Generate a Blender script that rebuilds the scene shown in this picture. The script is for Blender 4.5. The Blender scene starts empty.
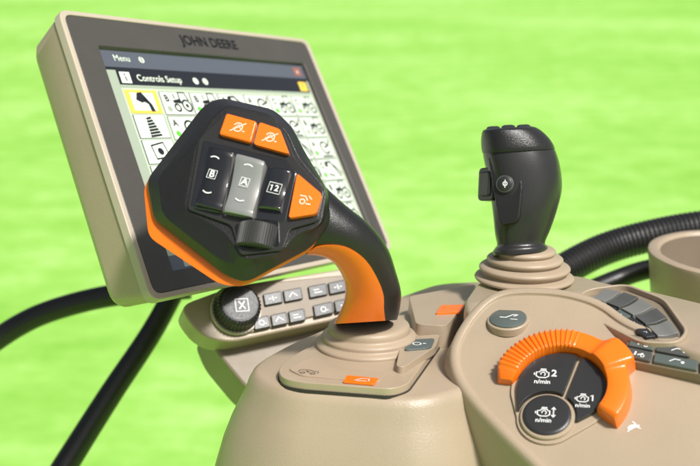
import bpy, math, bmesh, random
from mathutils import Vector, Matrix
random.seed(4)
FPX=1030.0
PITCH=math.radians(16); CAMLOC=Vector((0,0,2.2))
CM=Matrix.Translation(CAMLOC)@Matrix.Rotation(-PITCH,4,'X')
sc=bpy.context.scene
sc.view_settings.view_transform='Standard'; sc.view_settings.look='None'; sc.view_settings.exposure=0
V=Vector
def ray(px,py): return V(((px-350)/FPX,1.0,-(py-233)/FPX))
def W(px,py,d): return ray(px,py)*d
# ---------------------------------------------------------------- materials
def mat(name,col,rough=0.5,bump=0.0,bscale=900,var=0.0,vscale=25,coat=0.0,emis=0.0,spec=0.5,rvar=0.0,metal=0.0):
    m=bpy.data.materials.new(name); m.use_nodes=True
    nt=m.node_tree; b=nt.nodes['Principled BSDF']
    b.inputs['Base Color'].default_value=(*col,1); b.inputs['Roughness'].default_value=rough; b.inputs['Metallic'].default_value=metal
    b.inputs['Coat Weight'].default_value=coat; b.inputs['Coat Roughness'].default_value=0.08
    b.inputs['Specular IOR Level'].default_value=spec
    if emis>0:
        b.inputs['Emission Color'].default_value=(*col,1); b.inputs['Emission Strength'].default_value=emis
    tc=nt.nodes.new('ShaderNodeTexCoord')
    if var>0:
        n=nt.nodes.new('ShaderNodeTexNoise'); n.inputs['Scale'].default_value=vscale; n.inputs['Detail'].default_value=5
        nt.links.new(tc.outputs['Object'],n.inputs['Vector'])
        r=nt.nodes.new('ShaderNodeValToRGB')
        r.color_ramp.elements[0].position=.3; r.color_ramp.elements[1].position=.7
        r.color_ramp.elements[0].color=(*[c*(1-var) for c in col],1)
        r.color_ramp.elements[1].color=(*[min(1,c*(1+var)) for c in col],1)
        nt.links.new(n.outputs['Fac'],r.inputs['Fac']); nt.links.new(r.outputs['Color'],b.inputs['Base Color'])
    if rvar>0:
        n=nt.nodes.new('ShaderNodeTexNoise'); n.inputs['Scale'].default_value=60; n.inputs['Detail'].default_value=6
        nt.links.new(tc.outputs['Object'],n.inputs['Vector'])
        mr=nt.nodes.new('ShaderNodeMapRange'); mr.inputs['To Min'].default_value=rough-rvar; mr.inputs['To Max'].default_value=rough+rvar
        nt.links.new(n.outputs['Fac'],mr.inputs['Value']); nt.links.new(mr.outputs['Result'],b.inputs['Roughness'])
    if bump>0:
        n2=nt.nodes.new('ShaderNodeTexNoise'); n2.inputs['Scale'].default_value=bscale; n2.inputs['Detail'].default_value=3
        nt.links.new(tc.outputs['Object'],n2.inputs['Vector'])
        bp=nt.nodes.new('ShaderNodeBump'); bp.inputs['Strength'].default_value=bump; bp.inputs['Distance'].default_value=0.0006
        nt.links.new(n2.outputs['Fac'],bp.inputs['Height']); nt.links.new(bp.outputs['Normal'],b.inputs['Normal'])
    return m
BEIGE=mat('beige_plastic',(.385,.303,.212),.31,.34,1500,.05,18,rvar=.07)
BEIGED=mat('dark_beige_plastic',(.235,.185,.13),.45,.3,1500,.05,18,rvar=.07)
BEIGEL=mat('light_beige_plastic',(.48,.41,.32),.33,.15,1500,.03,18)
RUB=mat('beige_rubber',(.385,.30,.21),.45,.2,900,.05,30)
BLACK=mat('black_grained_plastic',(.0155,.0145,.0140),.30,.4,1400,.1,30,rvar=.06)
FACE=mat('black_satin_plastic',(.024,.023,.0225),.27,.15,1700,.08,30)
GLOSS=mat('gloss_black_plastic',(.006,.006,.006),.07,0,coat=1,spec=.8)
SILV=mat('gloss_grey_plastic',(.36,.36,.34),.14,0,coat=.8,metal=.45)
ORANGE=mat('orange_plastic',(.90,.175,.008),.27,.15,1300,.04,40,coat=.15)
BEZ=mat('dark_grey_bezel',(.072,.065,.058),.36,.4,1400,.05,30)
BTN=mat('charcoal_button',(.026,.026,.026),.33,.2,1400,.05)
WHEEL=mat('matte_black_roller',(.035,.035,.034),.5,0)
TEAL=mat('slate_button',(.09,.11,.10),.35,.1,1400,.05)
KEYG=mat('grey_key',(.075,.077,.07),.38,.15,1400,.05)
KEYS=mat('silver_key',(.17,.17,.155),.36,.15,1400,.05)
KEYF=mat('key_frame_grey',(.09,.085,.075),.3,.1,1400,.05)
WHITE=mat('white_print',(.8,.8,.78),.5)
DPR=mat('dark_print',(.02,.018,.015),.5)
EMB=mat('embossed_dark',(.006,.006,.006),.25)
RUBB=mat('black_rubber',(.011,.0105,.010),.38,.4,700,.1)
SEAM=mat('seam_shadow_gap',(.03,.024,.018),.8)
def scr(n,c): return mat(n,c,.22,0,emis=.30,spec=.4)
S_BG=scr('screen_pale',(.42,.48,.36)); S_DK=scr('screen_dark_bar',(.016,.018,.022)); S_DK2=scr('screen_grey_bar',(.08,.09,.11))
S_YE=scr('screen_yellow',(.80,.50,.07)); S_WH=scr('screen_white',(.66,.72,.60)); S_GR=scr('screen_green',(.10,.5,.04)); S_GL=scr('screen_grey',(.30,.35,.27)); S_RD=scr('screen_red',(.25,.10,.08))
# ---------------------------------------------------------------- frames and builders
class Fr:
    def __init__(s,o,n,xh):
        s.o=V(o); s.n=V(n).normalized(); xh=V(xh); s.x=(xh-s.n*xh.dot(s.n)).normalized(); s.y=s.n.cross(s.x)
    def hit(s,px,py,h=0):
        r=ray(px,py); return r*((s.o+s.n*h).dot(s.n)/r.dot(s.n))
    def loc(s,p): q=p-s.o; return V((q.dot(s.x),q.dot(s.y)))
    def l(s,px,py,h=0): return s.loc(s.hit(px,py,h))
    def pt(s,a,b,h=0): return s.o+s.x*a+s.y*b+s.n*h
def rnd(pts,r,n=5):
    out=[];N=len(pts)
    for i in range(N):
        a,b,c=V(pts[i-1]),V(pts[i]),V(pts[(i+1)%N])
        rr=r[i] if isinstance(r,(list,tuple)) else r
        if rr<=0: out.append(b); continue
        la=(a-b).length; lc=(c-b).length
        p=b+(a-b)/la*min(rr,la*.48); q=b+(c-b)/lc*min(rr,lc*.48)
        for k in range(n+1):
            t=k/n; out.append(p*(1-t)**2+b*2*t*(1-t)+q*t*t)
    return out
def area(p): return sum(p[i-1].x*p[i].y-p[i].x*p[i-1].y for i in range(len(p)))/2
def offs(pts,o):
    s=1 if area(pts)>0 else -1; out=[];N=len(pts)
    for i in range(N):
        t=(pts[(i+1)%N]-pts[i-1]).normalized(); out.append(pts[i]+V((t.y,-t.x))*s*o)
    return out
class B:
    def __init__(s): s.v=[];s.f=[]
    def loft(s,rings,closed=True,c0=True,c1=True):
        st=len(s.v);n=len(rings[0])
        for r in rings: s.v+= [V(p) for p in r]
        for i in range(len(rings)-1):
            for j in range(n if closed else n-1):
                k=(j+1)%n
                s.f.append((st+i*n+j,st+i*n+k,st+(i+1)*n+k,st+(i+1)*n+j))
        if c0: s.f.append(tuple(range(st+n-1,st-1,-1)))
        if c1: e=st+(len(rings)-1)*n; s.f.append(tuple(range(e,e+n)))
        return s
    def prism(s,fr,p2,h0,h1,flare=0):
        q=offs(p2,flare) if flare else p2
        return s.loft([[fr.pt(p.x,p.y,h0) for p in q],[fr.pt(p.x,p.y,h1) for p in p2]])
    def slab(s,fr,px,h0,h1,r=0,flare=0):
        return s.prism(fr,rnd([fr.l(a,b,h1) for a,b in px],r),h0,h1,flare)
    def ring(s,fr,o,i,h0,h1,slope=0):
        oi=offs(i,-slope) if slope else i
        R=[[fr.pt(p.x,p.y,h0) for p in o],[fr.pt(p.x,p.y,h1) for p in o],[fr.pt(p.x,p.y,h1) for p in i],[fr.pt(p.x,p.y,h0) for p in oi]]
        R.append(R[0]); return s.loft(R,True,False,False)
    def lathe(s,c,ax,prof,n=64,mod=None,cap=True):
        ax=V(ax).normalized(); x=ax.orthogonal().normalized(); y=ax.cross(x)
        R=[]
        for k,(r,z) in enumerate(prof):
            R.append([c+ax*z+(x*math.cos(2*math.pi*j/n)+y*math.sin(2*math.pi*j/n))*(r*(mod(j,k) if mod else 1)) for j in range(n)])
        return s.loft(R,True,cap,cap)
    def tube(s,path,rad,n=20,sub=10,rib=None):
        P=cr(path,sub); R=[];N=len(P); up=V((0,.1,1))
        for i,p in enumerate(P):
            t=(P[min(i+1,N-1)]-P[max(i-1,0)]).normalized()
            x=t.cross(up).normalized(); y=x.cross(t)
            r=rad(i/(N-1)) if callable(rad) else rad
            if rib: r*=rib(i)
            R.append([p+(x*math.cos(2*math.pi*j/n)+y*math.sin(2*math.pi*j/n))*r for j in range(n)])
        return s.loft(R)
def cr(P,sub):
    P=[V(p) for p in P]; Q=[P[0]*2-P[1]]+P+[P[-1]*2-P[-2]]; out=[]
    for i in range(1,len(Q)-2):
        a,b,c,d=Q[i-1:i+3]
        for k in range(sub):
            t=k/sub
            out.append(.5*((2*b)+(c-a)*t+(2*a-5*b+4*c-d)*t*t+(3*b-a-3*c+d)*t**3))
    out.append(P[-1]); return out
class Ic:
    def __init__(s,b,fr,px,py,h,ang=0,k=1.0,c2=None,ex=None,ey=None):
        s.b=b;s.fr=fr;s.h=h
        if c2 is None:
            c2=fr.l(px,py,h); a=math.radians(ang)
            e=fr.l(px+math.cos(a)*4,py-math.sin(a)*4,h)-c2
            d=fr.hit(px,py,h).length/FPX
            ex=e.normalized()*d*k; ey=V((-ex.y,ex.x))
        s.c=c2;s.ex=ex;s.ey=ey
    def p(s,x,y): q=s.c+s.ex*x+s.ey*y; return s.fr.pt(q.x,q.y,s.h)
    def st(s,pts,w=1.0,closed=False):
        P=[V(p) for p in pts];N=len(P);L=[];R=[]
        for i in range(N):
            a=P[i-1] if (i>0 or closed) else P[i]; c=P[(i+1)%N] if (i<N-1 or closed) else P[i]
            t=(c-a); t=t.normalized() if t.length>1e-9 else V((1,0))
            m=V((-t.y,t.x)); L.append(P[i]+m*w/2);R.append(P[i]-m*w/2)
        st=len(s.b.v)
        for q in L+R: s.b.v.append(s.p(q.x,q.y))
        for i in range(N if closed else N-1):
            k=(i+1)%N; s.b.f.append((st+i,st+k,st+N+k,st+N+i))
        return s
    def fill(s,pts):
        st=len(s.b.v)
        for q in pts: s.b.v.append(s.p(*q))
        s.b.f.append(tuple(range(st,st+len(pts)))); return s
    def rect(s,x0,y0,x1,y1): return s.fill([(x0,y0),(x1,y0),(x1,y1),(x0,y1)])
    def arc(s,x,y,r,a0,a1,w=1,n=16):
        return s.st([(x+r*math.cos(math.radians(a0+(a1-a0)*i/n)),y+r*math.sin(math.radians(a0+(a1-a0)*i/n))) for i in range(n+1)],w)
    def disc(s,x,y,r,n=20): return s.fill([(x+r*math.cos(6.28318*i/n),y+r*math.sin(6.28318*i/n)) for i in range(n)])
    def tx(s,t,x,y,size,bold=.012):
        cu=bpy.data.curves.new('t','FONT'); cu.body=t; cu.size=size; cu.align_x='CENTER'; cu.align_y='CENTER'; cu.offset=bold*size; cu.resolution_u=3
        o=bpy.data.objects.new('t',cu); sc.collection.objects.link(o)
        dg=bpy.context.evaluated_depsgraph_get(); me=bpy.data.meshes.new_from_object(o.evaluated_get(dg))
        st=len(s.b.v)
        for v in me.vertices: s.b.v.append(s.p(v.co.x+x,v.co.y+y))
        for f in me.polygons: s.b.f.append(tuple(st+i for i in f.vertices))
        bpy.data.objects.remove(o); bpy.data.meshes.remove(me); bpy.data.curves.remove(cu); return s
    def one(s,x,y,h,w=1.0):
        return s.st([(x-h*.28,y+h*.28),(x,y+h*.5),(x,y-h*.5)],w)
def engine(ic,num,k=1.0,w=1.2):
    ic.st([(-7*k,-2*k),(-7*k,3*k),(-4*k,3*k),(-3*k,5*k),(3*k,5*k),(4*k,3*k),(6*k,3*k),(6*k,-2*k),(3*k,-4*k),(-4*k,-4*k)],w,True)
    ic.arc(0,.5*k,2.4*k,-60,200,w*.8); ic.st([(-9*k,-1*k),(-9*k,2*k)],w); ic.st([(-3*k,7*k),(3*k,7*k)],w)
    if num=='1': ic.one(11*k,2*k,8.5*k,1.5)
    elif num: ic.tx(num,11.5*k,2*k,12*k,.02)
    ic.tx('n/min',0,-9.5*k,7.6*k,.015)
# ---------------------------------------------------------------- object creation
def obj(name,b,m,parent=None,bev=0,seg=3,smooth=True,sub=0,label=None,ang=30,mi=None):
    me=bpy.data.meshes.new(name)
    vs=[CM@v for v in b.v]
    c=sum(vs,V((0,0,0)))/len(vs)
    me.from_pydata([v-c for v in vs],[],b.f); me.update()
    if mi is None:
        bm=bmesh.new(); bm.from_mesh(me)
        bmesh.ops.recalc_face_normals(bm,faces=bm.faces); bm.to_mesh(me); bm.free()
    o=bpy.data.objects.new(name,me); sc.collection.objects.link(o); o.location=c
    if mi is None: me.materials.append(m)
    else:
        for q_ in m: me.materials.append(q_)
        me.polygons.foreach_set('material_index',mi)
    if smooth: me.polygons.foreach_set('use_smooth',[True]*len(me.polygons))
    if bev:
        md=o.modifiers.new('b','BEVEL'); md.width=bev; md.segments=seg; md.limit_method='ANGLE'; md.angle_limit=math.radians(ang); md.harden_normals=True
    elif smooth and not sub:
        me.set_sharp_from_angle(angle=math.radians(38))
    if sub:
        md=o.modifiers.new('s','SUBSURF'); md.levels=sub; md.render_levels=sub
    if parent: par(o,parent)
    if label: o['label']=label
    return o
def par(o,p):
    o['_w']=list(o.location); pw=V(p['_w']) if '_w' in p else p.location
    o.parent=p; o.matrix_parent_inverse=Matrix.Translation(-pw)
def thing(name,label,cat,p,group=None):
    e=bpy.data.objects.new(name,None); sc.collection.objects.link(e); e.location=CM@p; e.empty_display_size=.02
    e['_w']=list(e.location); e['label']=label; e['category']=cat
    return e
# ================================================================ GROUND
me=bpy.data.meshes.new('ground'); me.from_pydata([(-300,-20,0),(300,-20,0),(300,500,0),(-300,500,0)],[],[(0,1,2,3)])
g=bpy.data.objects.new('ground',me); sc.collection.objects.link(g); g['kind']='structure'; g['label']='bright green mown grass field'
gm=bpy.data.materials.new('grass'); gm.use_nodes=True; nt=gm.node_tree; bs=nt.nodes['Principled BSDF']; bs.inputs['Roughness'].default_value=.9; bs.inputs['Specular IOR Level'].default_value=.1
tc=nt.nodes.new('ShaderNodeTexCoord')
n1=nt.nodes.new('ShaderNodeTexNoise'); n1.inputs['Scale'].default_value=3.4; n1.inputs['Detail'].default_value=8; n1.inputs['Roughness'].default_value=.78
n2=nt.nodes.new('ShaderNodeTexNoise'); n2.inputs['Scale'].default_value=.25; n2.inputs['Detail'].default_value=3
mp=nt.nodes.new('ShaderNodeMapping'); mp.inputs['Scale'].default_value=(.5,.8,1)
nt.links.new(tc.outputs['Object'],mp.inputs['Vector'])
nt.links.new(mp.outputs[0],n1.inputs['Vector']); nt.links.new(mp.outputs[0],n2.inputs['Vector'])
mx=nt.nodes.new('ShaderNodeMath'); mx.operation='MULTIPLY_ADD'; mx.inputs[1].default_value=.64; nt.links.new(n1.outputs['Fac'],mx.inputs[0])
m2=nt.nodes.new('ShaderNodeMath'); m2.operation='MULTIPLY'; m2.inputs[1].default_value=.36; nt.links.new(n2.outputs['Fac'],m2.inputs[0]); nt.links.new(m2.outputs[0],mx.inputs[2])
rp=nt.nodes.new('ShaderNodeValToRGB'); rp.color_ramp.elements[0].position=.35; rp.color_ramp.elements[0].color=(.19,.44,.050,1); rp.color_ramp.elements[1].position=.63; rp.color_ramp.elements[1].color=(.43,.68,.21,1)
e=rp.color_ramp.elements.new(.49); e.color=(.285,.56,.10,1)
nt.links.new(mx.outputs[0],rp.inputs['Fac']); nt.links.new(rp.outputs['Color'],bs.inputs['Base Color'])
me.materials.append(gm)
# ================================================================ DISPLAY MONITOR
D0=.77
TL=W(56,10,D0); TR=W(306,40,D0*1.3664); BL=W(150,302,D0*.9027)
U=TR-TL; Vv=BL-TL
nM=Vv.cross(U).normalized()
if nM.y>0: nM=-nM
MF=Fr(TL,nM,U)
def q(u,v): return MF.loc(TL+U*u+Vv*v)
def rect(u0,v0,u1,v1,r=0): return rnd([q(u0,v0),q(u1,v0),q(u1,v1),q(u0,v1)],r)
mon=thing('display_monitor','beige touchscreen display with dark bezel beside the armrest','display',TL+U*.5+Vv)
b=B()
R0=rect(0,0,1,1,.010)
def rg(p,h): return [MF.pt(a.x,a.y,h) for a in p]
Rb=rect(.01,.015,.99,.955,.013)
b.loft([rg(rect(.06,.08,.94,.88,.013),-.046),rg(rect(.02,.025,.98,.94,.013),-.042),rg(Rb,-.036),rg(offs(R0,-.0012),-.005),rg(offs(R0,-.0012),-.0045)])
obj('housing',b,BEIGE,mon,bev=.0012,seg=3,ang=25)
b=B(); b.ring(MF,R0,rect(.015,.018,.985,.982,.008),-.0052,.0018)
obj('front_frame',b,BEIGEL,mon,bev=.0010,seg=3)
b=B(); b.ring(MF,rect(.0155,.0185,.9845,.9815,.008),rect(.092,.125,.930,.925,.0025),-.003,.0013,slope=.0022)
obj('bezel',b,BEZ,mon,bev=.0009)
b=B(); b.prism(MF,rect(.08,.1,.94,.94),-.004,-.0022)
scrn=obj('screen',b,S_BG,mon,smooth=False)
su0,sv0,su1,sv1=.094,.128,.928,.922
def sq(s,t): return q(su0+(su1-su0)*s,sv0+(sv1-sv0)*t)
exU=U.normalized()*0.00108
ex2=V((exU.dot(MF.x),exU.dot(MF.y))); ey2=V((-ex2.y,ex2.x))
layers={}
def SB(m,h):
    k=(m.name,h)
    if k not in layers: layers[k]=(B(),m)
    return layers[k][0]
def srect(m,lv,s0,t0,s1,t1):
    h=-.0022+.00015*lv; bb=SB(m,h); st=len(bb.v)
    for s,t in ((s0,t0),(s1,t0),(s1,t1),(s0,t1)):
        a=sq(s,t); bb.v.append(MF.pt(a.x,a.y,h))
    bb.f.append((st,st+1,st+2,st+3))
def sic(m,lv,s,t,k=1.0): 
    h=-.0022+.00015*lv; return Ic(SB(m,h),MF,0,0,h,c2=sq(s,t),ex=ex2*k,ey=ey2*k)
srect(S_DK2,1,0,0,1,.085); srect(S_DK,1,0,.085,1,.1); 
srect(S_DK,2,.045,.1,.985,.17); srect(S_GL,1,0,.1,.045,1); srect(S_GL,2,.045,.17,.985,.182)
srect(S_WH,3,.055,.108,.095,.162); sic(S_DK,4,.075,.135).st([(0,-3),(0,1)],1.2).disc(0,2.6,.8)
sic(S_WH,3,.085,.042).tx('Menu',0,0,7.5,0); sic(S_WH,3,.165,.042).disc(0,0,2.7); sic(S_DK,4,.165,.042).rect(-.5,-2,.5,1).disc(0,1.8,.6)
sic(S_WH,3,.215,.135).tx('Controls Setup',0,0,7.9,.008)
for s,tt in((.375,'i'),(.42,'s')): sic(S_WH,3,s,.135).disc(0,0,3.0); sic(S_DK,4,s,.135).tx(tt,0,0,5)
srect(S_RD,3,.93,.02,.975,.07); sic(S_WH,4,.952,.045).tx('x',0,0,6)
srect(S_YE,3,.93,.108,.975,.162); sic(S_DK,4,.952,.135).rect(-.6,-1,.6,3)
for i in range(6):
    t0=.195+i*.118
    srect(S_YE if i==0 else S_DK2,3,.052,t0,.178,t0+.110)
    if i==0: srect(S_WH,4,.068,t0+.012,.162,t0+.098)
    else: srect(S_WH,4,.055,t0+.002,.175,t0+.108)
    c=sic(S_DK,5,.115,t0+.054,1.2)
    if i==0: c.fill([(-6,1),(-3,6),(1,6.5),(3,3),(2.5,0),(-2,-1)]); c.fill([(1,2),(3,3),(6,-2),(6.5,-7),(3,-7),(3,-2),(0,0)])
    elif i==1: 
        for k in range(7): c.st([(-5+k*.45,-7+k*2),(5-k*.45,-6+k*2)],1.5)
    else: c.st([(-6,-5),(-6,4),(5,6),(6,-4)],1.3,True); c.disc(0,0,2.4); c.st([(-3,-5),(4,-5)],1)
def tractor(c):
    c.arc(4,-2,4.2,0,360,1.5); c.disc(4,-2,1.5); c.arc(-6,-3.6,2.6,0,360,1.4); c.fill([(-8,0),(-8,2),(-2,3),(0,2.6),(0,-.5)]); c.st([(-1,2),(0,8),(6,8),(7.5,2)],1.3); c.rect(-6,3,-5,7)
for r in range(6):
    for cc in range(6):
        s0=.190+cc*.132; t0=.198+r*.122
        srect(S_DK2,3,s0,t0,s0+.128,t0+.114); srect(S_WH,4,s0+.002,t0+.003,s0+.126,t0+.111)
        c=sic(S_DK,5,s0+.085,t0+.055,1.15)
        k=(r*3+cc)%4
        sic(S_DK,5,s0+.024,t0+.034).tx('BACBAC'[(r+cc//2)%6],0,0,8,.03)
        sic(S_GR if (r+cc)%3 else S_GL,5,s0+.024,t0+.085).disc(0,0,2.6)
        if k in(0,1): tractor(c)
        elif k==2: c.st([(-7,6),(0,6),(6,-7)],1.8); c.st([(-2,7),(6,0),(9,-5)],1.3); c.disc(-7,4,2.2); c.st([(-9,-4),(-2,-6)],1.5)
        else: c.arc(0,0,5,20,330,1.6); c.st([(-1,0),(6,2),(9,7)],1.5); c.rect(-8,-8,6,-6.6)
srect(S_DK2,6,0,.935,1,1); srect(S_GL,7,.055,.945,.12,.988); srect(S_GL,7,.2,.945,.38,.988)
ab=B(); mats=[]; mi=[]
for k,(bb,m) in layers.items():
    if m not in mats: mats.append(m)
    st=len(ab.v); ab.v+=bb.v; ab.f+=[tuple(st+i for i in f) for f in bb.f]; mi+=[mats.index(m)]*len(bb.f)
obj('screen_image',ab,mats,scrn,smooth=False,mi=mi)
b=B(); a=MF.loc(TL+U*.51+Vv*.072); Ic(b,MF,0,0,.00150,c2=a,ex=ex2,ey=ey2).tx('JOHN DEERE',0,0,12.5,.025)
obj('lettering',b,EMB,mon,smooth=False)
# ================================================================ KEYPAD under monitor
KF=Fr(W(280,315,.82),(.30,-.85,.40),(1,.1,.16))
kp=thing('switch_panel','beige panel with black rotary knob and two rows of keys','switch panel',KF.hit(280,350,-.02))
b=B(); b.slab(KF,[(178,306),(232,286),(372,264),(390,296),(340,319),(228,343),(200,336)],-.030,-.003,.012)
obj('panel_housing',b,BEIGE,kp,bev=.002,seg=5)
b=B(); b.slab(KF,[(205,325),(360,300),(380,345),(330,420),(262,400),(246,388),(216,352)],-.075,-.024,.008)
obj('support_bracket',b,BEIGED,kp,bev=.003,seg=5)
b=B(); b.slab(KF,[(216,288),(350,274),(364,303),(252,333),(226,336),(210,318)],-.006,-.001,.01)
obj('key_surround',b,BEIGED,kp,bev=.0012)
kc=KF.hit(236,310,0)
b=B(); b.lathe(kc,KF.n,[(.0205,-.002),(.0205,.0005),(.0198,.0012),(.0190,.0012)],64); obj('knob_ring',b,BEIGEL,kp)
b=B(); b.lathe(kc,KF.n,[(.0185,-.002),(.0188,.002),(.0182,.006),(.0176,.012),(.0165,.0138),(.0145,.0145),(.013,.0143)],144,lambda j,k:1-(.04 if (j%4<2 and 1<=k<=4) else 0))
kn=obj('rotary_knob',b,BLACK,kp,smooth=False)
b=B(); ic=Ic(b,KF,242,305,.0147,3,.92); ic.st([(-7,-7),(7,-7),(7,7),(-7,7)],1.2,True); ic.st([(-3.5,-4.5),(3.5,4.5)],1.4).st([(-3.5,4.5),(3.5,-4.5)],1.4)
obj('lettering',b,WHITE,kn,smooth=False)
keys=[]
def keyrow(x0,y0,x1,y1,n,hh,gap=1.3):
    for i in range(n):
        ta=i/n; tb=(i+1)/n
        xa=x0+(x1-x0)*ta+gap/2; xb=x0+(x1-x0)*tb-gap/2
        ya=y0+(y1-y0)*ta; yb=y0+(y1-y0)*tb
        keys.append([(xa,ya),(xb,yb),(xb+2,yb+hh),(xa+2,ya+hh)])
keyrow(262,294,302,287,2,12); keyrow(307,286.5,347,279,2,12)
keyrow(252,318.5,305,308,3,12); keyrow(312,305.5,354,296.5,2,12)
lay=[0,1,2,0,3,1,2,3,0]
kb=B()
for i,k in enumerate(keys):
    b=B(); 
    kc_=V((sum(p[0] for p in k)/4,sum(p[1] for p in k)/4))
    b.slab(KF,k,-.002,.0008,.0012); obj('key_frame',b,KEYF,kp,bev=.0005)
    k2=[tuple(kc_+(V(p)-kc_)*.93) for p in k]
    b=B(); b.slab(KF,k2,0,.0020,.0012); obj('key',b,BTN,kp,bev=.0006)
    ic=Ic(kb,KF,kc_.x,kc_.y,.0023,10,.85)
    if lay[i]==0: ic.rect(-5,-.6,-2,.6); ic.rect(-.6,-3,.6,3); ic.rect(2,-.6,5,.6)
    elif lay[i]==1: ic.st([(-5,-2),(0,3),(5,-2)],1.2)
    elif lay[i]==2: ic.rect(-5,-2.5,5,-1.4); ic.rect(-5,1,2,2)
    else: ic.arc(0,0,3,0,360,1.); ic.rect(4,-2,6,-1)
obj('key_symbols',kb,WHITE,kp,smooth=False)
# ================================================================ CONTROL LEVER
LF=Fr(W(240,190,.62),(-.12,-.93,.35),(.96,0,-.27))
lev=thing('control_lever','black control lever with orange buttons and trim on beige boot','control lever',W(370,348,.70))
inner=[(213,117),(228,105),(272,115),(288,132),(299,157),(327,190),(321,226),(293,236),(281,254),(243,260),(223,231),(183,209),(195,145)]
mid=[(209,112),(224,101),(272,112.5),(289,129),(301,153),(328,190),(326,220),(304,241),(283,256),(244,268),(220,260),(163,216),(158,178)]
outer=[(204,105),(221,97.5),(274,109.5),(292,126.5),(305,152),(328,190),(332,222),(311,248),(286,261),(246,283),(226,276),(154,220),(146.5,180)]
back=[(208,112),(223,103),(270,114),(288,130),(300,156),(320,190),(322,222),(304,245),(282,258),(246,280),(226,273),(157,219),(150,183)]
def rr(pts,h,r): 
    return [LF.pt(p.x,p.y,h) for p in rnd([LF.l(a,c,h) for a,c in pts],r,4)]
b=B(); b.loft([rr(back,-.040,.006),rr(outer,-.026,.006),rr(outer,-.014,.006),rr(mid,-.0070,.006),rr(inner,-.0018,.005)])
head=obj('lever_head',b,BLACK,lev,bev=.0020,seg=5,ang=12)
b=B()
otr=[(206,108),(222,100),(272,112),(290,130),(303,154),(322,190),(326,222),(312,250.5),(287,263.5),(244,287),(220,284.5),(148.5,237),(143.5,186)]
b.loft([rr(back,-.038,.006),rr(otr,-.032,.006),rr(otr,-.019,.006),rr(outer,-.0175,.006)])
obj('orange_trim',b,ORANGE,lev,bev=.001,ang=20)
ST=[((285,262),(290,136),.640,.0,.014),((303,255),(314,174),.638,.0,.018),((316,254),(342,202),.640,.16,.020),((331,259),(369,224),.645,.36,.021),((340,269),(387,247),.652,.50,.021),((346,283),(396,272),.661,.60,.021),((346,298),(401,292),.669,.67,.021),((341,312),(400,308),.676,.72,.021),((335,324),(397,320),.682,.80,.021)]
SP=cr([V((s[0][0],s[0][1],0)) for s in ST],6),cr([V((s[1][0],s[1][1],0)) for s in ST],6),cr([V((s[2],s[3],s[4])) for s in ST],6)
def sect(i,t,side,out=0):
    L,R,dd=SP[0][i],SP[1][i],SP[2][i]
    c=-math.cos(math.pi*t)*.5+.5
    p=L.lerp(R,c); bul=dd.z*(abs(math.sin(math.pi*t))**.8)
    p2=W(p.x,p.y,dd.x+side*bul)
    if out:
        ctr=W((L.x+R.x)/2,(L.y+R.y)/2,dd.x); p2=p2+(p2-ctr).normalized()*out
    return p2
b=B();R=[]
K=18
for i in range(len(SP[0])):
    R.append([sect(i,j/K,-1) for j in range(K+1)]+[sect(i,j/K,1) for j in range(K-1,0,-1)])
b.loft(R); obj('grip',b,BLACK,lev,ang=60)
b=B();R=[]
for i in range(8,len(SP[0])):
    tm=max(.05,SP[2][i].y); tm=math.acos(1-2*tm)/math.pi
    out=[sect(i,tm*(j/K),-1,.0009) for j in range(K+1)]
    bk=[sect(i,.25*(1-j/6),1,.0009) for j in range(6)]
    R.append(bk+out+[sect(i,tm,-1,-.001)]+[sect(i,.25,1,-.001)])
b.loft(R,True); obj('orange_grip_band',b,ORANGE,lev)
UPC=V((0,-.225,.974))
b=B(); bc=W(369,349,.70)
b.lathe(bc,UPC,[(.0410,-.004),(.0410,.0000),(.0400,.0016),(.0372,.0026),(.0362,.0034),(.0368,.0048),(.0360,.0062),(.0330,.0072),(.0318,.0080),(.0324,.0096),(.0316,.0112),(.0288,.0122),(.0276,.0130),(.0280,.0150),(.0272,.0175),(.0258,.0190),(.010,.0200)],72)
obj('boot',b,RUB,lev,sub=1)
def face(name,px,h0,h1,m,r=.0015,bv=.0008,parent=lev):
    b=B(); b.slab(LF,px,h0,h1,r); return obj(name,b,m,parent,bev=bv,seg=3)
face('button_surround',[(218,120),(229,108),(271,117.5),(285,133),(296,160),(324.5,191),(318,221),(290,229),(283,250),(240,255),(231,225),(187,209),(199,138)],-.004,.0002,FACE,.003,.0007)
face('button_recess',[(203,140),(287,160),(297,172),(286,222),(258,220),(190,207)],-.002,.0008,GLOSS,.002)
face('orange_button',[(226,112.5),(257,121),(251,142.5),(218.5,134)],-.002,.0036,ORANGE,.002,.0013)
face('orange_button',[(259.5,121.8),(280,129),(289.5,154),(253.5,144)],-.002,.0036,ORANGE,.002,.0013)
face('orange_button',[(297,173),(322,194),(316,213.5),(288.5,218)],-.002,.0036,ORANGE,.002,.0013)
def rocker(name,px,m,h):
    b=B(); tlc,trc,brc,blc=[LF.l(x,y,h) for x,y in px]; R=[]
    n=18
    for i in range(n+1):
        t=i/n; hh=h-.0034*math.sin(math.pi*t)**1.2+(.0006 if 0<t<1 else -.0008)
        L=tlc.lerp(blc,t); Rr=trc.lerp(brc,t); e=(Rr-L)
        row=[LF.pt(L.x,L.y,-.001)]
        for k in range(9):
            s=k/8; pp=L+e*s; row.append(LF.pt(pp.x,pp.y,hh-.0009*(abs(2*s-1)**4)))
        row.append(LF.pt(Rr.x,Rr.y,-.001)); R.append(row)
    b.loft(R,True); return obj(name,b,m,lev,bev=.0004,ang=50)
rocker('rocker_switch',[(208.5,145),(232.5,151),(221,210),(194.5,203)],GLOSS,.0055)
rocker('rocker_switch',[(236,152.5),(264,160),(251.5,216.5),(223.5,210.5)],SILV,.0065)
rocker('rocker_switch',[(268,165),(289.5,169),(279.5,210),(257,207.5)],GLOSS,.0050)
b=B()
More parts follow.
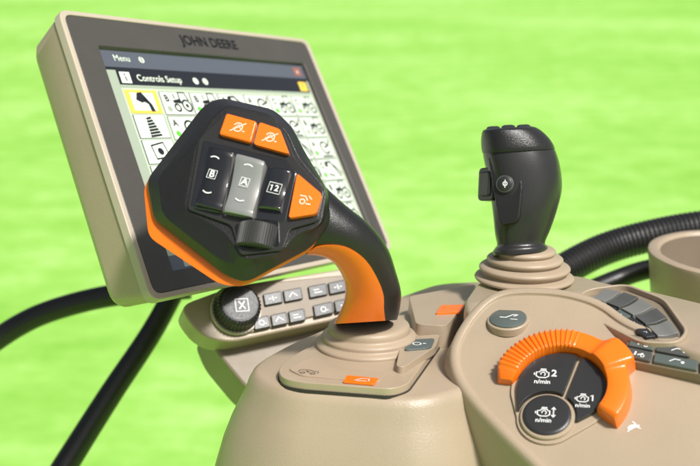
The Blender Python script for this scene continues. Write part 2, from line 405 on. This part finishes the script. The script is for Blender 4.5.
def rk(x,y,t,h,sz=10,a=-14):
    ic=Ic(b,LF,x,y,h,a); ic.tx(t,0,0,sz,.02); return ic
rk(212,174,'B',.0036); rk(244.5,182,'A',.0046)
ic=Ic(b,LF,274.5,188,.0032,-14); ic.one(-3,0,6.5,1.1); ic.tx('2',2.2,0,9,.02); ic.st([(-6.5,-5.5),(6.5,-5.5),(6.5,5.5),(-6.5,5.5)],.7,True)
for x,y,hh in((212,174,.0036),(244.5,182,.0046)):
    ic=Ic(b,LF,x,y,hh+.0002,-14); ic.st([(-4.5,-4.5),(4.5,-4.5),(4.5,4.5),(-4.5,4.5)],.7,True)
for x,y,hh in((214,160,.0050),(247.5,168,.0060)): 
    ic=Ic(b,LF,x,y,hh,-14); ic.arc(0,-3,7,50,130,1.2)
for x,y,hh in((208,189,.0050),(240.5,197,.0060)):
    ic=Ic(b,LF,x,y,hh,-14); ic.arc(0,3,7,-130,-50,1.2); 
obj('lettering',b,WHITE,lev,smooth=False)
WO=mat('pale_print',(.85,.72,.6),.5)
b=B()
for x,y in((238,127),(270,137)):
    ic=Ic(b,LF,x,y,.0038,-12); ic.arc(0,0,4.6,200,520,1.0); ic.st([(-7,-5.5),(7,5.5)],1.0); ic.st([(-3,-1.5),(0,3),(3,-1.5)],.9); ic.rect(5.5,-4,8,-3)
ic=Ic(b,LF,305,199,.0038,-12); ic.st([(-6,3),(0,3),(3,-1)],1.0); ic.arc(-2,-3,2.6,0,360,1.0); ic.rect(2,-5,7,-4); ic.st([(3,4),(7,1)],.9)
obj('button_symbols',b,WO,lev,smooth=False)
face('wheel_recess',[(234,224),(279,219),(280,246),(240,251)],-.002,.0007,EMB,.003,.0004)
b=B(); wc=LF.hit(257,235.5,0)-LF.n*.0065; ax=(LF.y*.99+LF.x*-.1)
b.lathe(wc,ax,[(.0124,-.0076),(.0137,-.0066),(.0139,.0066),(.0124,.0076)],208,lambda j,k:1-(.055 if j%4<2 else 0))
obj('scroll_wheel',b,WHEEL,lev,smooth=False)
# ================================================================ ARMREST CONSOLE
FC=Fr(W(487,299,.69),UPC,(1,0,0))
arm=thing('armrest_console','beige tractor armrest console with orange throttle dial, keys and labels','armrest console',W(420,430,.72))
HB=-.038
base=[(256,374),(262,362),(296,343),(350,320),(400,298),(440,284),(520,280),(580,295),(640,335),(600,350),(560,360),(505,375),(460,386),(425,396),(390,396),(290,388)]
bp=rnd([FC.l(x,y,HB) for x,y in base],.014,6)
b=B(); R=[]
for o,h in((0,HB),(.0020,HB-.0005),(.0042,HB-.0022),(.0064,HB-.0062),(.0085,HB-.0120),(.0125,HB-.020),(.0180,HB-.031),(.024,HB-.046),(.030,HB-.066),(.0335,HB-.10),(.0345,HB-.16)):
    R.append([FC.pt(p.x,p.y,h) for p in offs(bp,o)])
b.loft(R); obj('lower_body',b,BEIGE,arm,ang=70)
PT=.0055
ppx=[(278,370),(284,362),(304,349),(330,340),(352,322),(436,310),(440,340),(408,384),(392,389),(300,382),(282,378)]
b=B(); b.slab(FC,ppx,HB-.004,HB+PT,.006)
plat=obj('lever_platform',b,BEIGE,arm,bev=.0014,seg=5)
b=B(); pl2=offs(rnd([FC.l(x,y,HB+PT) for x,y in ppx],.006),.0007); b.prism(FC,pl2,HB-.003,HB+.0009)
obj('seam_gap',b,SEAM,plat)
HP=HB+PT+.0003
b=B(); b.slab(FC,[(288,369),(306,358),(318,356),(328,366),(388,372),(378,382),(302,375.5)],HP-.002,HP+.0006,.004); obj('inset_plate',b,RUB,plat,bev=.0004)
b=B(); b.slab(FC,[(347,375),(379,378),(374,384),(343,381.5)],HP,HP+.0012,.001); obj('orange_label',b,ORANGE,plat,bev=.0003)
b=B(); b.slab(FC,[(402,337),(440,334),(436,346),(404,367),(396,366)],HP-.001,HP+.0045,.004); obj('label_ledge',b,BEIGE,plat,bev=.0010)
b=B(); b.slab(FC,[(409,339.5),(435,338),(431,347.5),(404,350)],HP+.004,HP+.0057,.0035); obj('slate_label',b,TEAL,plat,bev=.0003)
b=B(); ic=Ic(b,FC,361,379.5,HP+.0014,-4); ic.st([(-6,-3),(0,3),(8,3),(8,-3)],1.0); ic.rect(-4,-4,6,-3)
ic=Ic(b,FC,417,343.7,HP+.0059,2); ic.arc(0,0,4,0,360,1.2); ic.rect(6,-1,9,1)
obj('label_symbols',b,WHITE,plat,smooth=False)
b=B(); ic=Ic(b,FC,308,371.5,HP+.0009,-5,.75); ic.st([(-12,-4),(-12,4),(-7,6),(0,6),(8,3),(14,3),(14,-4)],1.0); ic.arc(-6,-5,3,0,360,1); ic.arc(8,-5,3,0,360,1); ic.st([(-3,2),(3,-2)],1.5)
obj('dark_symbols',b,DPR,plat,smooth=False)
dk=[(468,300),(480,283),(500,276),(578,276),(606,284),(652,292),(760,318),(790,365),(700,352),(632,330),(600,308),(560,298),(490,303),(470,312)]
b=B(); dp=rnd([FC.l(x,y,-.006) for x,y in dk],.008,5); R=[]
for o,h in((0,-.006),(.001,-.0065),(.0022,-.0085),(.003,-.015),(.003,-.05)): R.append([FC.pt(p.x,p.y,h) for p in offs(dp,o)])
b.loft(R[::-1]); obj('upper_deck',b,BEIGE,arm,ang=60)
b=B(); b.slab(FC,[(409,296),(476,284),(468,300),(446,326),(416,324)],HB-.004,HB+.016,.006,flare=.002); stp=obj('step_block',b,BEIGE,arm,bev=.0015,seg=4)
b=B(); b.slab(FC,[(441,305),(465,304.5),(460,312),(436,313)],HB+.016,HB+.0175,.001); obj('orange_label',b,ORANGE,stp,bev=.0003)
PF=Fr(W(558,388,.62),(-.2,-.68,.705),(1,0,0))
b=B()
pod=[(450,352),(465,323),(487,300),(512,292),(560,293),(602,304),(632,328),(700,348),(780,378),(800,560),(640,600),(545,482),(500,438),(468,404),(452,378)]
pp=rnd([PF.l(x,y,-.006) for x,y in pod],.014,6)
R=[]
for o,h in((.018,-.10),(.0150,-.05),(.0115,-.030),(.0085,-.021),(.0055,-.014),(.0030,-.008),(.0013,-.0040),(-.0001,-.0012),(-.0018,-.0001),(-.0044,-.0001),(-.0054,-.0006),(-.0059,-.0017),(-.0064,-.0021),(-.0072,-.0021)): R.append([PF.pt(p.x,p.y,h) for p in offs(pp,o)])
b.loft(R); obj('side_pod',b,BEIGE,arm,ang=60)
PF2=Fr(PF.hit(508,318,0),(-.12,-.42,.90),(1,0,0))
b=B(); b.lathe(PF2.o-PF2.n*.006,PF2.n,[(.0135,0),(.0135,.0048),(.0130,.0053),(.0121,.0054)],48); rb=obj('round_button_bezel',b,BEIGE,arm)
b=B(); b.lathe(PF2.o-PF2.n*.0016,PF2.n,[(.0119,0),(.0119,.0018),(.0110,.0024)],48); rb=obj('round_button',b,TEAL,arm)
b=B(); ic=Ic(b,PF2,509,317,.0010,-4); ic.st([(-9,-1),(-3,-1),(3,5),(8,5)],1.4); ic.st([(8,5),(4,2)],1.2); ic.rect(2,-4,9,-3)
obj('button_symbol',b,WHITE,rb,smooth=False)
DC=PF.l(561,390,0); RO=.0408
def pol(r,a,c=DC): return V((c.x+r*math.cos(math.radians(a)),c.y+r*math.sin(math.radians(a))))
dial=thing('throttle_dial','','',PF.pt(DC.x,DC.y,0)); 
for k in('label','category'): del dial[k]
par(dial,arm)
cc=PF.l(547,414,.0035)
b=B(); pts=[pol(.0300,a) for a in range(-62,182,4)]+[pol(.0182,a,cc) for a in range(170,300,10)]
b.prism(PF,pts,-.005,-.0004); obj('dial_plate',b,RUB,dial,bev=.0005)
b=B();R=[]
a=162.0
while a>=-48:
    w_=1/(1+math.exp(-(a-66)/2))*1/(1+math.exp((a-152)/1.2))
    ribv=w_*(max(0,math.cos(math.radians(a*360/5.0)))**.5)
    tab=1/(1+math.exp(-(a-10)/1.0))*1/(1+math.exp((a-38)/1.6))
    ro=RO+.0066*tab+.0006*ribv-.0008
    top=.0090+.0011*ribv+.0024*tab
    ri=.0270
    if a>146:
        tt=((a-146)/16)**2; top-=.0055*tt; ri+=.0022*tt; ro-=.0022*tt
    if a<-43: top-=.0025*((-43-a)/5)**2
    row=[]
    for r_,h_ in((ri,-.003),(ri,top-.0016),(ri+.0005,top-.0006),(ri+.0016,top-.0001),(ri+.004,top),(ro-.0018,top),(ro-.0006,top-.0005),(ro,top-.0018),(ro+.0014,-.003)):
        p=pol(r_,a); row.append(PF.pt(p.x,p.y,h_))
    R.append(row); a-=.6
b.loft(R); obj('throttle_wheel',b,ORANGE,dial,ang=25)
def sector(a0,a1,b0,b1,h,name,m):
    pts=[pol(.0258,a0+(a1-a0)*i/20) for i in range(21)]+[pol(.0172,b1+(b0-b1)*i/14,cc) for i in range(15)]
    b=B(); b.prism(PF,rnd(pts,.0010,2),-.0008,h); return obj(name,b,m,dial,bev=.0007)
sector(58,176,50,160,.0030,'dial_button',BTN)
sector(51,-52,40,-22,.0030,'dial_button',BTN)
b=B(); c3=PF.pt(cc.x,cc.y,-.001)
b.lathe(c3,PF.n,[(.0160,-.002),(.0160,.0022),(.0154,.0028),(.0144,.0029)],48); obj('button_collar',b,BEIGE,dial)
b=B(); b.lathe(c3,PF.n,[(.0140,.001),(.0140,.0040),(.0132,.0046),(.012,.0047)],48); obj('dial_button',b,BTN,dial)
b=B()
engine(Ic(b,PF,543,374.5,.0032,-3,.92),'2'); engine(Ic(b,PF,583,399,.0032,-3,.82),'1')
ic=Ic(b,PF,544,413,.0040,-3,.9); engine(ic,''); ic.st([(10,-5),(10,8)],1); ic.st([(8,5),(10,8),(12,5)],1.2); ic.st([(8,-2),(10,-5),(12,-2)],1.2)
obj('dial_symbols',b,WHITE,dial,smooth=False)
b=B(); ic=Ic(b,PF,633,427,-.0018,12,.8)
ic.fill([(-7,-1),(-5,2),(-1,3.5),(3,3),(5,1.5),(7.5,1),(8,-.5),(5.5,-2),(2,-1.5),(-1,-2.5),(-5,-3.5),(-6,-2.5)]); ic.fill([(3.5,2.5),(1,7.5),(2.4,7.8),(5.2,2.5)]); ic.st([(-5,-2.5),(-8,-5)],1.2); ic.st([(4,-1.5),(8,-4.5)],1.2)
obj('animal_symbol',b,WHITE,arm,smooth=False)
kq=[[(632,337),(656,342),(653,350),(628,345)],[(658.5,342.5),(699,350.5),(698,358.5),(655.5,350.5)],[(627,346.5),(652.5,352),(650,361),(625,355.5)],[(655,352.5),(698,360.5),(697,370),(653,361.5)],[(701,351.5),(730,357),(730,365),(700,359)],[(700,361.5),(730,367),(730,377),(700,371)]]
KS=Fr(PF.hit(660,352,.002),(-.2,-.6,.78),(1,0,0))
b=B(); b.slab(KS,[(629,334),(740,354),(740,382),(622,359)],-.012,.0015,.004); ks=obj('key_surround',b,BEIGED,arm,bev=.0012)
sb=B()
for i,k in enumerate(kq):
    b=B(); b.slab(KS,k,0,.0036,.001); obj('key',b,KEYG if i%3 else TEAL,arm,bev=.0007)
    ic=Ic(sb,KS,sum(p[0] for p in k)/4,sum(p[1] for p in k)/4,.0038,-12,.8)
    if i%2: ic.st([(-7,-2),(-2,3),(5,3)],1.3); ic.disc(8,0,2)
    else: ic.rect(-5,-3,-3,3); ic.st([(-1,-2),(5,2)],1.4); ic.arc(5,-2,2,0,360,1)
obj('key_symbols',sb,WHITE,arm,smooth=False)
KD=Fr(FC.hit(622,318,-.003),(-.12,-.35,.92),(1,0,0))
bk=[(568,302),(586,288),(626,283),(666,298),(690,331),(678,343),(640,342),(604,324)]
bo=rnd([KD.l(x,y,.0025) for x,y in bk],.008); 
b=B(); b.ring(KD,bo,offs(bo,-.0022),-.012,.0025,.0006); obj('bank_rim',b,BEIGE,arm,bev=.0008)
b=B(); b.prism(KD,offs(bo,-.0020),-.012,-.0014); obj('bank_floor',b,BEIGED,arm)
def bez(a,b_,c,t): return V(a)*(1-t)**2+V(b_)*2*t*(1-t)+V(c)*t*t
cL=lambda t: bez((580,304),(616,313),(645,338),t)
cR=lambda t: bez((604,288),(656,292),(681,334),t)
sb=B(); N=5
for i in range(N):
    for j,(s0,s1) in enumerate(((0.04,.32),(.37,.96))):
        t0=i/N+.016; t1=(i+1)/N-.016
        pts=[cL(t0).lerp(cR(t0),s0),cL(t0).lerp(cR(t0),s1),cL(t1).lerp(cR(t1),s1),cL(t1).lerp(cR(t1),s0)]
        l=[KD.l(p.x,p.y,.0018) for p in pts]
        b=B(); R=[]
        for m_ in range(13):
            u=m_/12; A=l[0].lerp(l[1],u); Z=l[3].lerp(l[2],u)
            hh=(.0020-.0008*math.sin(math.pi*min(1,u*1.25)) if j else .0018)
            row=[KD.pt(A.x,A.y,-.002)]+[KD.pt(*(A.lerp(Z,w_/4)),hh) for w_ in range(5)]+[KD.pt(Z.x,Z.y,-.002)]
            R.append(row)
        b.loft(R)
        obj('paddle_key',b,(BTN if i!=2 else TEAL) if j==0 else (KEYS if i%2==0 else KEYG),arm,bev=.0005,ang=50)
        if j==0:
            ic=Ic(sb,KD,sum(p.x for p in pts)/4,sum(p.y for p in pts)/4,.0021,-20,.5); ic.st([(-4,-2),(0,3),(4,-2)],1.2)
obj('paddle_symbols',sb,WHITE,arm,smooth=False)
# ================================================================ SECOND JOYSTICK
joy=thing('joystick','black joystick with side thumb buttons on a stepped beige boot','joystick',W(524,284,.735))
b=B(); jc=FC.hit(524,281,-.006)
k=jc.y/FPX
b.lathe(jc,UPC,[(50*k,0),(50*k,5*k),(47*k,7*k),(41*k,8*k),(40*k,9*k),(45*k,12*k),(45.5*k,15*k),(43*k,17*k),(34*k,18*k),(34*k,19*k),(38*k,21*k),(38*k,24*k),(35*k,26*k),(28*k,27*k),(28*k,28*k),(31*k,30*k),(30*k,33*k),(26*k,35*k),(10*k,36*k)],72)
obj('boot',b,RUB,joy,sub=1)
d=jc.y-.004
def jloft(name,JS,m,sub=5):
    PL=cr([V((s[1],s[0],s[3])) for s in JS],sub); PR=cr([V((s[2],s[0],0)) for s in JS],sub)
    R=[]
    for a_,c_ in zip(PL,PR):
        ring=[]
        for j in range(40):
            th=2*math.pi*j/40; cs,sn=math.cos(th),math.sin(th)
            cs=math.copysign(abs(cs)**.8,cs); sn=math.copysign(abs(sn)**.8,sn)
            ring.append(W((a_.x+c_.x)/2+(c_.x-a_.x)/2*cs,a_.y-(c_.x-a_.x)*.03*cs,d-a_.z*sn))
        R.append(ring)
    b=B(); b.loft(R); return obj(name,b,m,joy,ang=60)
jloft('joystick_grip',[(254,493,548,.022),(249,493,548,.022),(244,497,545,.020),(232,495,550,.022),(212,493,557,.025),(190,490,562,.026),(168,486,560,.026),(152,483,555,.025),(146,484,550,.024)],FACE)
jloft('grip_cap',[(151,482.5,555,.0260),(147,481.5,553.5,.0264),(140,481,549,.0260),(133,481.5,542,.0252),(129,483,536,.0240),(127.5,487,531,.0205)],BLACK)
JF=Fr(W(506,185,d-.0235),(-.35,-.93,.08),(1,0,0))
b=B(); b.slab(JF,[(487,154),(516,155),(523,185),(519,222),(499,226),(493,190)],-.012,-.0008,.005); obj('thumb_pad',b,BLACK,joy,bev=.0015)
b=B(); b.lathe(JF.hit(505,184,0),JF.n,[(.0064,-.004),(.0064,.0008),(.0058,.0014)],32); obj('thumb_button_ring',b,KEYG,joy)
b=B(); b.lathe(JF.hit(505,184,0),JF.n,[(.0052,-.002),(.0052,.0017),(.0046,.0021)],32); tb=obj('thumb_button',b,BTN,joy)
b=B(); ic=Ic(b,JF,505,183.6,.0024,0,.8); ic.arc(0,0,2.5,0,360,1.2); ic.rect(-.6,-5,.6,5); obj('button_symbol',b,WHITE,tb,smooth=False)
JL=Fr(W(486,184,d-.010),(-.85,-.5,.05),(.5,-.85,0))
b=B()
pts=rnd([V((-.006,-.009)),V((.006,-.009)),V((.006,.009)),V((-.006,.009))],.003); b.prism(JL,pts,-.006,.0022); obj('side_button',b,BTN,joy,bev=.0014)
b=B(); pts=rnd([V((-.009,-.012)),V((.009,-.012)),V((.009,.012)),V((-.009,.012))],.004); b.prism(JL,pts,-.008,.0004); obj('side_button_frame',b,BLACK,joy,bev=.0010)
TF=Fr(W(509,130,d-.004),(-.06,-.42,.90),(1,0,0))
for x,y,w_,h_ in((-15,2,7,6),(0,4,7,5),(15,2,7,6),(-10,-12,8,6),(8,-12,8,6)):
    b=B(); R=[]
    for sc_,hz in((1,-.008),(1,.0004),(.92,.0015),(.7,.0021),(.35,.0023)):
        pts=rnd([V((x+a1*w_*sc_,y+a2*h_*sc_))*k for a1,a2 in((-1,-1),(1,-1),(1,1),(-1,1))],.0028*sc_)
        R.append([TF.pt(p.x,p.y,hz+(.0010 if y<0 else 0)) for p in pts])
    b.loft(R); obj('top_button',b,KEYG if y<0 else BTN,joy,ang=60)
# ================================================================ RAILS, CONDUIT, CUP HOLDER
h1=thing('handrail','curved black handrail tube behind the display','handrail',W(0,345,1.0))
b=B(); b.tube([W(-60,400,1.0),W(-25,358,1.0),W(5,334,1.0),W(40,315,1.0),W(85,301,1.0),W(130,293,1.0),W(190,288,1.0)],.0108,24,12); obj('rail_tube',b,RUBB,h1)
h2=thing('support_strut','straight black strut rising from below to the display mount','strut',W(60,480,.95))
b=B(); b.tube([W(178,285,1.0),W(150,335,.98),W(112,392,.96),W(72,455,.94),W(38,510,.92)],lambda t:.0100+.002*t,24,10); obj('strut_tube',b,RUBB,h2)
c1=thing('ribbed_conduit','broad black ribbed flexible sleeve curving behind the armrest','conduit',W(640,235,.98))
b=B(); b.tube([W(535,290,.98),W(565,269,.99),W(605,249,1.0),W(650,236,1.0),W(700,227,1.0),W(770,220,.99)],.0160,32,22,rib=lambda i:1.0 if i%2 else .955); obj('conduit_sleeve',b,RUBB,c1,smooth=False)
c2_=thing('black_cable','smooth black cable running below the ribbed sleeve','cable',W(600,285,.97))
b=B(); b.tube([W(565,306,.95),W(590,291,.96),W(618,279,.97),W(650,269,.97),W(700,262,.98)],.0092,20,10); obj('cable_jacket',b,RUBB,c2_)
cup=thing('cup_holder','beige round open cup holder beside the armrest','cup holder',W(700,330,.88))
cax=V((0,-.28,.96))
b=B(); k=.9/FPX
b.lathe(W(724,346,.90),cax,[(55*k,0),(62*k,10*k),(75*k,50*k),(79*k,84*k),(81*k,94*k),(80.5*k,97*k),(77*k,98.5*k),(72*k,98*k),(69*k,95*k)],96,cap=False); obj('cup_wall',b,BEIGE,cup,ang=60)
b=B(); b.lathe(W(724,346,.90),cax,[(69.2*k,95.2*k),(67*k,60*k),(60*k,20*k),(50*k,12*k),(4*k,10*k)],96,cap=False); obj('cup_shaded_inside',b,BEIGED,cup,ang=60)  # inner wall in darker beige, its colour standing in for shade inside the cup
# ================================================================ LIGHT
w=bpy.data.worlds.new("World"); sc.world=w; w.use_nodes=True; nt=w.node_tree
sky=nt.nodes.new('ShaderNodeTexSky'); sky.sky_type='NISHITA'; sky.sun_disc=False
SE=math.radians(54); AZ=math.radians(142)
sky.sun_elevation=SE; sky.sun_rotation=AZ; sky.dust_density=4; sky.air_density=.8; sky.ozone_density=.6
hs=nt.nodes.new('ShaderNodeHueSaturation'); hs.inputs['Saturation'].default_value=.55
nt.links.new(sky.outputs[0],hs.inputs['Color']); nt.links.new(hs.outputs[0],nt.nodes['Background'].inputs[0]); nt.nodes['Background'].inputs[1].default_value=.10
sd=V((math.sin(AZ)*math.cos(SE),math.cos(AZ)*math.cos(SE),math.sin(SE)))
L=bpy.data.lights.new('sun','SUN'); L.energy=4.6; L.angle=math.radians(7); L.color=(1,.98,.94)
lo=bpy.data.objects.new('sun',L); sc.collection.objects.link(lo); lo.rotation_euler=sd.to_track_quat('Z','Y').to_euler(); lo.location=(0,-2,5)
# ================================================================ CAMERA
cd=bpy.data.cameras.new('camera'); co=bpy.data.objects.new('camera',cd); sc.collection.objects.link(co)
co.location=CAMLOC; co.rotation_euler=(math.pi/2-PITCH,0,0)
cd.sensor_width=36; cd.lens=36*FPX/700; cd.clip_start=.05; cd.clip_end=1500
cd.dof.use_dof=True; cd.dof.focus_distance=.69; cd.dof.aperture_fstop=7.5
sc.camera=co
for o in bpy.data.objects:
    if '_w' in o: del o['_w']
